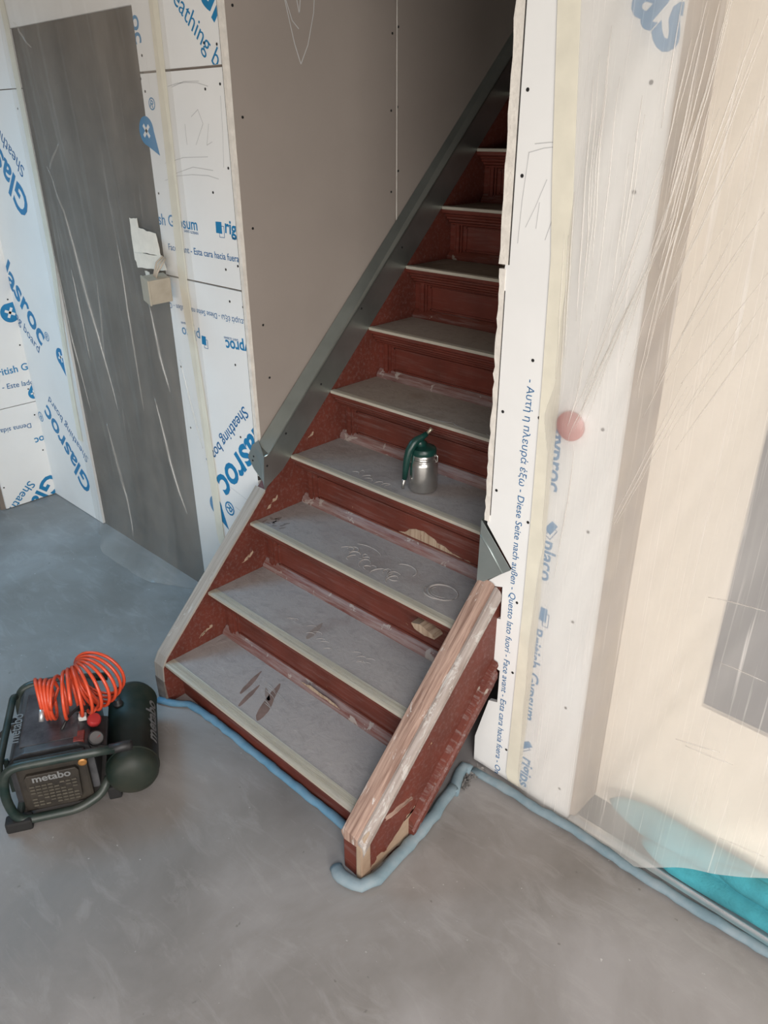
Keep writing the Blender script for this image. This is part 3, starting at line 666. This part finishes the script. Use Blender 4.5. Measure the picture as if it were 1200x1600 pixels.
CR=[(1.346, 1.989, 1.328, 1.78), (1.368, 2.026, 1.348, 1.735), (1.41, 2.041, 1.353, 1.592), (1.459, 2.01, 1.381, 1.619), (1.494, 1.895, 1.372, 1.518), (1.395, 1.947, 1.304, 1.454), (1.269, 1.901, 1.266, 1.608), (1.184, 2.02, 1.203, 1.575), (1.155, 1.937, 1.178, 1.462), (1.138, 1.725, 1.156, 1.371), (1.533, 1.711, 1.421, 1.473), (1.5, 1.709, 1.385, 1.358), (1.385, 1.846, 1.342, 1.349), (1.367, 1.701, 1.236, 1.327), (1.326, 1.791, 1.216, 1.292), (1.305, 1.586, 1.204, 1.258), (1.214, 1.18, 1.195, 0.799), (1.213, 1.381, 1.199, 1.225), (1.568, 1.497, 1.45, 1.229), (1.452, 1.372, 1.332, 0.999), (1.701, 0.932, 1.581, 0.911), (1.737, 0.763, 1.638, 0.763), (1.605, 0.491, 1.719, 0.505), (1.579, 0.495, 1.685, 0.523), (1.733, 0.28, 1.837, 0.298)]
CL=[[(-1.293, 1.71), (-1.204, 1.544), (-1.161, 1.294), (-1.106, 1.06), (-1.048, 0.725)], [(-1.157, 1.794), (-1.275, 1.699)], [(-1.162, 0.636), (-1.113, 0.326), (-1.028, 0.116)], [(-0.62, 1.261), (-0.598, 1.042), (-0.567, 0.919)], [(-0.698, 0.863), (-0.641, 0.595), (-0.568, 0.378)], [(-0.822, 1.452), (-0.803, 1.109), (-0.792, 0.786)], [(-1.352, 2.212), (-1.229, 2.121)], [(-0.468, 1.067), (-0.409, 0.717)], [(-1.24, 1.312), (-1.209, 0.928)], [(-1.37, 1.352), (-1.354, 1.019), (-1.302, 0.665)], [(-1.029, 1.284), (-1.087, 0.951)]]
def crease(path, yf, par, r, m=None):
    P_ = []
    for a, b in zip(path[:-1], path[1:]):
        a, b = Vector(a), Vector(b); n = max(3, int((b-a).length/.03))
        for j in range(n+1 if b == Vector(path[-1]) else n):
            p = a.lerp(b, j/n); P_.append((p.x-par.location.x+random.uniform(-.0008,.0008), yf(p.x, p.y)-.0008, p.y))
    m_ = len(P_); MB().tube(P_, [r*(.25+math.sin(math.pi*(i+.5)/m_)) for i in range(m_)], 6).build('crease', m or M_crease, par, True)
for k, pth in enumerate(CL): crease(pth, yL, pL, .0060 if k in (0, 2, 3, 4) else .0035, M_creaseL)
for (a, b, c, d) in CR:
    crease([(a, b), (c, d)], yR, pR, .0015)
    if b > 1.2:
        for _ in range(2):
            o_ = random.uniform(-.035,.035); s_ = random.uniform(-.1,.1); crease([(max(1.12,a+o_), b+s_), (max(1.12,c+o_*.6), d+s_)], yR, pR, random.uniform(.0008,.0013))

# ---- torn white tape and the beige box hanging from wires at the latch side of the doorway
def patch(name, label, quad, parent=None, y=-.012, group=None):
    q = [Vector((x, y, z)) for x, z in quad]; c = sum(q, Vector())/len(q); out = []
    n = len(q)
    for i in range(n):
        a, b = q[i], q[(i+1)%n]
        for j in range(6): out.append(a.lerp(b, j/6)-c+Vector((random.uniform(-.0025,.0025), 0, random.uniform(-.0025,.0025))))
    m_ = len(out)
    vs = [tuple(v) for v in out]+[tuple(v+Vector((0,.0012,0))) for v in out]
    o = mesh(name, vs, [tuple(range(m_)), tuple(range(m_,2*m_))[::-1]]+[(i,(i+1)%m_,m_+(i+1)%m_,m_+i) for i in range(m_)], M_tapew, None)
    o.location = c; tag(o, label, 'tape', 'pieces of whitish tape above the beige box'); return o
patch('masking_tape', 'torn upright strip of whitish tape on the dark doorway above the beige box', [(-.672,1.555),(-.622,1.558),(-.605,1.42),(-.622,1.405),(-.675,1.41)], y=-.036)
patch('masking_tape', 'wide upper piece of whitish tape bridging doorway and board above the beige box', [(-.62,1.528),(-.50,1.515),(-.485,1.44),(-.62,1.445)], y=-.0385)
patch('masking_tape', 'low piece of whitish tape right above the beige box', [(-.665,1.436),(-.47,1.445),(-.455,1.395),(-.655,1.385)], y=-.041)
patch('masking_tape', 'narrow torn tail of whitish tape beside the wires of the beige box', [(-.615,1.378),(-.585,1.378),(-.555,1.31),(-.60,1.32)], y=-.037)
M_beige = simple('beige_box_plastic', (.33,.29,.225), .6, var=.08, nscale=20, dust=(.45,.40,.33), dustamt=.5)
jb = empty('junction_box', (-.478, -.078, 1.335), math.radians(-8)); tag(jb, 'dusty beige electrical box hanging from wires on the edge of the plastic-covered doorway', 'box')
jb.rotation_euler = (math.radians(4), math.radians(10), math.radians(-10))
MB().box(-.032, .032, -.035, .045, -.045, .043).build('housing', M_beige, jb, bev=.004)
MB().box(-.034, .034, -.041, -.034, -.047, .045).build('cover_plate', simple('beige_cover', (.38,.34,.27), .55), jb, bev=.003)
M_wire = simple('grey_wire', (.42,.36,.29), .6)
for i, (dx, w_) in enumerate(((-.010, .0), (.002, .01), (.013, .02))):
    MB().tube([(dx,.0,.040),(dx+.006,.006,.065),(dx-.008+w_,.020,.085),(dx-.004,.045,.105)], .0035, 8).build('wire', M_wire, jb, True)
rc = MB().lathe([(.034,0),(.036,.003),(.036,.010),(.031,.013),(.012,.014)], Matrix.Translation((0,0,0)) @ RY).build('pipe_cap', simple('red_cap', (.42,.05,.035), .4, var=.05), None, True)
rc.location = (1.19, -.0005, 1.215); auto(rc); tag(rc, 'round red pipe cap on the right board behind the plastic sheet', 'cap')

# ---- teal fleece rolled up against the cream door
tb = empty('rolled_blanket', (1.9, .07, 0)); tag(tb, 'teal fleece blanket rolled along the threshold under the right plastic sheet', 'blanket')
def lobe(x0, x1, yc, zc, ry, rz, nm):
    vs = []; fs = []; n = 60; m = 20
    for i in range(n+1):
        x = x0+(x1-x0)*i/n; t = i/n; s = min(1, (t*9)**.5+.05, ((1-t)*9)**.5+.05)
        wob = mn.noise(Vector((x*4, zc*9, 1)))*.010
        for k in range(m):
            a = 2*math.pi*k/m; w_ = 1+.10*mn.noise(Vector((x*6+k*.9, a, 4)))
            vs.append((x-1.9, yc-.07+wob+ry*s*w_*math.cos(a), max(.002, zc+rz*s*w_*math.sin(a))))
    for i in range(n):
        for k in range(m): fs.append((i*m+k, i*m+(k+1)%m, (i+1)*m+(k+1)%m, (i+1)*m+k))
    fs += [tuple(range(m)), tuple(n*m+k for k in range(m))[::-1]]
    return mesh(nm, vs, fs, M_teal, tb, True)
lobe(1.52, 2.6, .062, .034, .044, .034, 'lower_fold'); lobe(1.40, 2.6, .092, .072, .040, .045, 'upper_fold'); lobe(1.70, 2.6, .070, .088, .030, .030, 'front_fold')

# ---- rubble in the hollow behind the right stringer
M_rub = simple('plaster_rubble', (.20,.19,.18), .9, var=.5, nscale=20, bmp=.6)
rb_ = MB()
for i in range(60):
    s_ = random.uniform(.006,.016); x, y = 1.0+random.uniform(-.0,.03), random.uniform(-.13,-.02)
    rb_.add([(x+s_*random.uniform(-1,1), y+s_*random.uniform(-1,1), .004+s_*random.uniform(0,1.2)) for _ in range(4)], [(0,1,2),(0,2,3),(0,3,1),(1,3,2)])
rr = rb_.build('plaster_rubble', M_rub); rr['kind'] = 'stuff'; tag(rr, 'grey plaster crumbs in the dark gap behind the right stringer', 'rubble')

# ================================================================ AIR COMPRESSOR
M_green = simple('dark_green_paint', (.006,.021,.018), .42, var=.15, nscale=6, dust=(.10,.095,.08), dustamt=.45, dscale=9)
M_tank = simple('dark_green_tank', (.009,.019,.015), .5, var=.15, nscale=5, spec=.3, dust=(.075,.062,.045), dustamt=.4, dscale=5)
M_blk = simple('black_plastic', (.012,.012,.013), .5, var=.2, dust=(.07,.065,.06), dustamt=.3)
M_hous = simple('dark_grey_housing', (.030,.031,.034), .36, var=.2, nscale=7, dust=(.12,.12,.125), dustamt=.6, dscale=7)
M_front = simple('brown_black_front', (.016,.013,.010), .55, var=.25, dust=(.055,.045,.033), dustamt=.6, dscale=12)
M_letter = simple('grey_lettering', (.17,.175,.175), .5); M_brass = simple('brass', (.42,.20,.06), .4, .5)
M_red = simple('red_knob', (.36,.030,.030), .35, var=.1); M_white = simple('white_plastic', (.52,.52,.50), .4, var=.03)
M_rubber = simple('black_rubber', (.010,.010,.010), .8)
ac = empty('air_compressor', (.15, -1.13, 0), math.radians(60)); tag(ac, 'dark green portable air compressor with side tank standing on the concrete floor', 'air compressor')
# housing (slightly domed top, rounded edges)
hs = MB().prism([(.0,.055),(.0,.200),(.018,.228),(.05,.238),(.20,.238),(.228,.222),(.235,.195),(.235,.055)], 1, .03, .35)
ho = hs.build('housing', M_hous, ac, bev=.006)
MB().prism([(.035,.2382),(.200,.2382),(.195,.2402),(.040,.2402)], 1, .06, .30).build('top_panel', simple('glossy_label', (.040,.040,.047), .22, var=.3, nscale=12, dust=(.14,.14,.15), dustamt=.5), ho)
fr_ = MB().box(.020, .215, .012, .032, .030, .225).build('front_panel', M_front, ac, bev=.008)
gp = MB().prism([(.045,.065),(.060,.045),(.170,.045),(.185,.065),(.190,.165),(.182,.178),(.048,.178),(.040,.165)], 1, .0, .014).build('grille', M_front, ac, bev=.003)
sl_ = MB()
for j in range(7):
    for i in range(8):
        if (i+j) % 7 == 3: continue
        sl_.box(.050+i*.0165, .063+i*.0165, -.0030, .0, .062+j*.0120, .0665+j*.0120)
sl_.build('grille_slats', simple('dusty_slats', (.075,.066,.05), .7, var=.3, nscale=40), gp)
def flat_text(s, parent, M_, L, mat, bold=.5, name='lettering'):
    cu = bpy.data.curves.new('t', 'FONT'); cu.body = s; cu.size = 1; cu.offset = .03*bold; cu.extrude = .0
    t = bpy.data.objects.new('t', cu); COL.objects.link(t); bpy.context.view_layer.update()
    me = bpy.data.meshes.new_from_object(t); bpy.data.objects.remove(t); bpy.data.curves.remove(cu)
    xs = [v.co.x for v in me.vertices]; k = L/(max(xs)-min(xs)); x0 = min(xs)
    for v in me.vertices: v.co = M_ @ Vector(((v.co.x-x0)*k, v.co.y*k, 0))
    me.materials.clear(); return link(name, me, mat, parent)
flat_text('metabo', gp, Matrix.Translation((.062, -.0012, .152)) @ RY, .105, M_letter, .8)
# tubular roll-over frames
def rounded(pts, r=.035, n=6, closed=False):
    out = []; P_ = [Vector(p) for p in pts]; m = len(P_)
    for i in range(m):
        if not closed and i in (0, m-1): out.append(P_[i]); continue
        a, b, c = P_[i-1], P_[i], P_[(i+1)%m]; d1_, d2_ = (a-b), (c-b); rr = min(r, d1_.length*.45, d2_.length*.45)
        s0, s1 = b+d1_.normalized()*rr, b+d2_.normalized()*rr
        for k in range(n+1):
            t = k/n; out.append(s0*(1-t)**2+b*2*t*(1-t)+s1*t*t)
    return out
MB().tube(rounded([(.30,-.005,.222),(.20,-.012,.232),(.0,-.010,.232),(-.018,-.010,.12),(.0,-.012,.026),(.17,-.012,.026),(.235,.01,.045),(.262,.03,.085)], .05), .0135, 14).build('frame_tube', M_green, ac, True)
MB().tube(rounded([(.27,.36,.215),(.12,.365,.232),(.0,.36,.232),(-.018,.355,.13),(.0,.36,.026),(.22,.36,.026)], .06), .0135, 14).build('frame_tube', M_green, ac, True)
MB().tube(rounded([(-.016,-.008,.200),(-.018,.02,.218),(-.018,.33,.218),(-.016,.355,.200)], .03), .011, 12).build('side_rail', M_green, ac, True)
MB().tube([(.0,.0,.024),(.0,.35,.024)], .011, 12).build('base_rail', M_green, ac, True)
MB().tube(rounded([(.285,-.004,.2225),(.33,.0,.221),(.345,.005,.215)], .02), .0155, 12).build('grip_end', M_blk, ac, True)
for (x, y) in ((-.006,-.010),(-.006,.355)):
    MB().box(x-.030, x+.045, y-.020, y+.020, 0, .040).build('rubber_foot', M_rubber, ac, bev=.009)
MB().box(.25, .29, .02, .06, 0, .05).build('tank_foot', M_rubber, ac, bev=.008); MB().box(.25, .29, .30, .34, 0, .05).build('tank_foot', M_rubber, ac, bev=.008)
# tank lying front to back on the right
TM = Matrix.Translation((.335, 0, .106)) @ Matrix.Rotation(math.radians(-90), 4, 'X')
prof = [(.001,-.030),(.020,-.029),(.040,-.025),(.058,-.017),(.070,-.005),(.0765,.008),(.0775,.028),(.0775,.030),(.0795,.031),(.0795,.035),(.0775,.036),(.0775,.335),(.0795,.336),(.0795,.341),(.0765,.344),(.070,.360),(.055,.374),(.030,.384),(.001,.387)]
tk = MB().lathe(prof, TM, 56).build('tank', M_tank, ac, True)
# tank lettering wraps the cylinder, reading along its length on the outer upper side
def wrap_text(s, L, mat, parent):
    cu = bpy.data.curves.new('t', 'FONT'); cu.body = s; cu.size = 1; cu.offset = .03; cu.resolution_u = 3
    t = bpy.data.objects.new('t', cu); COL.objects.link(t); bpy.context.view_layer.update()
    me = bpy.data.meshes.new_from_object(t); bpy.data.objects.remove(t); bpy.data.curves.remove(cu)
    bm = bmesh.new(); bm.from_mesh(me); bmesh.ops.subdivide_edges(bm, edges=bm.edges, cuts=1); bm.to_mesh(me); bm.free()
    xs = [v.co.x for v in me.vertices]; k = L/(max(xs)-min(xs)); x0 = min(xs)
    for v in me.vertices:
        u = (v.co.x-x0)*k; h = v.co.y*k; an = math.radians(18)+h/.078
        v.co = (.335+.0788*math.cos(an), .085+u, .106+.0788*math.sin(an))
    me.materials.clear(); return link('lettering', me, mat, parent)
wrap_text('metabo', .19, M_letter, tk)
MB().lathe([(.016,0),(.016,.008),(.011,.009),(.011,.022),(.006,.024)], Matrix.Translation((.300,.250,.176)), 20).build('tank_fitting', M_blk, tk, True)
# control cluster: plate, red regulator knob, gauge, coupling, switch
MB().prism([(.18,.236),(.275,.205),(.275,.190),(.18,.215)], 1, .035, .17).build('control_plate', M_blk, ac, bev=.004)
def at_(x, y, z, tx=0, ty=0): return Matrix.Translation((x, y, z)) @ Matrix.Rotation(math.radians(tx), 4, 'X') @ Matrix.Rotation(math.radians(ty), 4, 'Y')
kb = auto(MB().lathe([(.010,0),(.010,.008),(.019,.010),(.0205,.014),(.0205,.028),(.017,.033),(.001,.034)], at_(.236,.125,.222,20,15), 24).build('regulator_knob', M_red, ac))
gm = at_(.245, .052, .222, 30, 18)
ga = auto(MB().lathe([(.021,0),(.023,.003),(.023,.014),(.020,.016),(.0195,.0125),(.001,.0125)], gm, 32).build('pressure_gauge', M_blk, ac))
MB().lathe([(.0195,.0128),(.0195,.0132),(.001,.0133)], gm, 32).build('gauge_dial', simple('gauge_dial', (.13,.125,.125), .3, var=.05), ga)
MB().add([tuple(gm @ Vector(p)) for p in ((-.001,-.003,.0138),(.012,.006,.0138),(.011,.008,.0138))], [(0,1,2)]).build('needle', M_red, ga)
MB().box(.185, .215, .040, .085, .226, .240).build('warning_label', simple('red_label', (.20,.035,.025), .5, var=.4, nscale=60), ac, bev=.002)
MB().box(.190, .225, .155, .185, .232, .254).build('pressure_switch', M_blk, ac, bev=.004)
MB().box(.196, .220, .128, .150, .236, .252).build('connector', M_white, ac, bev=.003)
auto(MB().lathe([(.009,0),(.0125,.002),(.0125,.010),(.009,.012),(.006,.0125),(.001,.011)], Matrix.Translation((.205,.010,.190)) @ RY, 20).build('brass_coupling', M_brass, ac))
MB().tube(rounded([(.15,.10,.242),(.17,.13,.262),(.20,.17,.262),(.215,.20,.240)], .02), .0045, 8).build('air_tube', M_blk, ac, True)
MB().box(-.012, .002, .045, .052, .09, .215).build('side_panel_edge', M_green, ac)
flat_text('metabo', ho, Matrix(((.0,-1,0,.030),(1,0,0,.085),(0,0,1,.2385),(0,0,0,1))), .13, M_letter, .3)
MB().box(-.024, -.001, .235, .27, .15, .185).build('cable_entry', M_blk, ac, bev=.004)
MB().tube(rounded([(-.02,.252,.165),(-.055,.26,.150),(-.11,.27,.060),(-.18,.29,.006),(-.40,.30,.006),(-.8,.45,.006)], .06), .0045, 8).build('power_cable', M_blk, ac, True)

# ================================================================ COILED AIR HOSE
M_hose = simple('orange_hose', (.62,.075,.030), .32, var=.08, nscale=5)
hosep = empty('air_hose', (.15, -1.13, 0), math.radians(60)); tag(hosep, 'orange spiral air hose coiled on top of the compressor', 'hose')
def helix(c0, ax0, c1, ax1, r0, r1, turns, squash=1.0, n=30, bend=(0,0,0)):
    pts = []; c0, c1, ax0, ax1 = map(Vector, (c0, c1, ax0, ax1)); tot = int(turns*n)
    for i in range(tot+1):
        t = i/tot; c = c0.lerp(c1, t)+Vector(bend)*math.sin(math.pi*t); a = ax0.lerp(ax1, t).normalized()
        sd = a.cross(Vector((0,0,1))).normalized(); uu = sd.cross(a).normalized(); an = 2*math.pi*i/n; r = r0+(r1-r0)*t+random.uniform(-.0002,.0002)
        pts.append(c+sd*r*math.cos(an)*squash+uu*r*math.sin(an))
    return pts
h1 = helix((.095,.165,.318), (1,.25,.0), (.140,.160,.312), (1,-.1,.05), .068, .064, 3.5, .75)
h2 = helix((.140,.160,.312), (1,-.1,.0), (.185,.160,.322), (1,.1,.05), .064, .072, 1.5)
h3 = helix((.185,.160,.322), (1,.1,.0), (.270,.235,.330), (.45,1,.1), .074, .082, 7.5, bend=(.018,-.016,.0))
MB().tube([tuple(p) for p in h1+h2[1:]+h3[1:]], .0052, 8).build('coil', M_hose, hosep, True)
e_ = h3[-1]; MB().tube(rounded([tuple(e_), tuple(e_+Vector((.0,.0,-.03))), (.262,.16,.262), (.236,.130,.258)], .03), .0052, 8).build('hose_end', M_hose, hosep, True)
s0 = h1[0]; MB().tube([tuple(s0), tuple(s0+Vector((-.004,-.02,-.028)))], .0075, 10).build('coupling', M_alu, hosep, True)

# ================================================================ BLAST GUN WITH POT
gx, gy, gz = .545, .215, Z1+3*RI+.002
sg = empty('blast_gun', (gx, gy, gz), math.radians(43.7)); tag(sg, 'green-handled blast gun on a steel pot standing on the fourth tread', 'spray gun')
M_steel = simple('brushed_steel', (.50,.49,.47), .28, .92, var=.08, nscale=3, dust=(.30,.28,.26), dustamt=.35)
M_gg = simple('dark_green_plastic', (.006,.040,.032), .35, var=.1)
pot = auto(MB().lathe([(.001,0),(.040,0),(.046,.003),(.0485,.009),(.0485,.094),(.0475,.101),(.043,.110),(.0405,.114),(.0405,.119),(.0425,.121),(.0425,.125),(.0400,.128),(.0400,.134),(.001,.134)], None, 48).build('pot', M_steel, sg), 40)
MB().lathe([(.0410,.103),(.0440,.1055),(.0455,.109),(.0440,.113),(.0405,.114)], None, 48).build('clamp_ring', M_steel, pot, True)
for a in (200, 340):
    x, y = .046*math.cos(math.radians(a)), .046*math.sin(math.radians(a))
    MB().tube([(x*.92,y*.92,.098),(x*1.05,y*1.05,.106),(x*1.05,y*1.05,.122),(x*.9,y*.9,.130)], .0025, 8).build('clip', M_steel, pot, True)
lid = auto(MB().lathe([(.0415,.128),(.0430,.131),(.0430,.143),(.0395,.149),(.030,.152),(.016,.158),(.001,.159)], None, 40).build('lid', M_gg, sg), 40)
# handle hangs down in front, body crosses the lid, inlet points up to the right
gb = [(-.062,-.020,.045),(-.058,-.022,.085),(-.054,-.024,.118),(-.046,-.022,.148),(-.034,-.018,.168),(-.022,-.012,.178),(-.006,-.006,.186),(.010,.0,.196)]
MB().tube(gb, [.0085,.0105,.0125,.0140,.0150,.0135,.0105,.0085], 14).build('gun_body', M_gg, sg, True)
MB().tube([(-.040,-.024,.060),(-.036,-.024,.090),(-.032,-.022,.120),(-.030,-.018,.146)], [.004,.007,.007,.006], 10).build('trigger', M_gg, sg, True)
MB().tube([(-.026,-.008,.176),(-.012,-.004,.165),(-.002,0,.155)], [.014,.016,.018], 14).build('neck', M_gg, sg, True)
MB().tube([(-.063,-.020,.047),(-.066,-.019,.022),(-.067,-.019,.010)], [.0060,.0050,.0042], 12).build('nozzle', M_steel, sg, True)
MB().tube([(.009,.0,.195),(.020,.003,.205),(.026,.005,.212)], [.0055,.0055,.0075], 12).build('air_inlet', simple('brass_steel', (.45,.40,.30), .35, .8), sg, True)
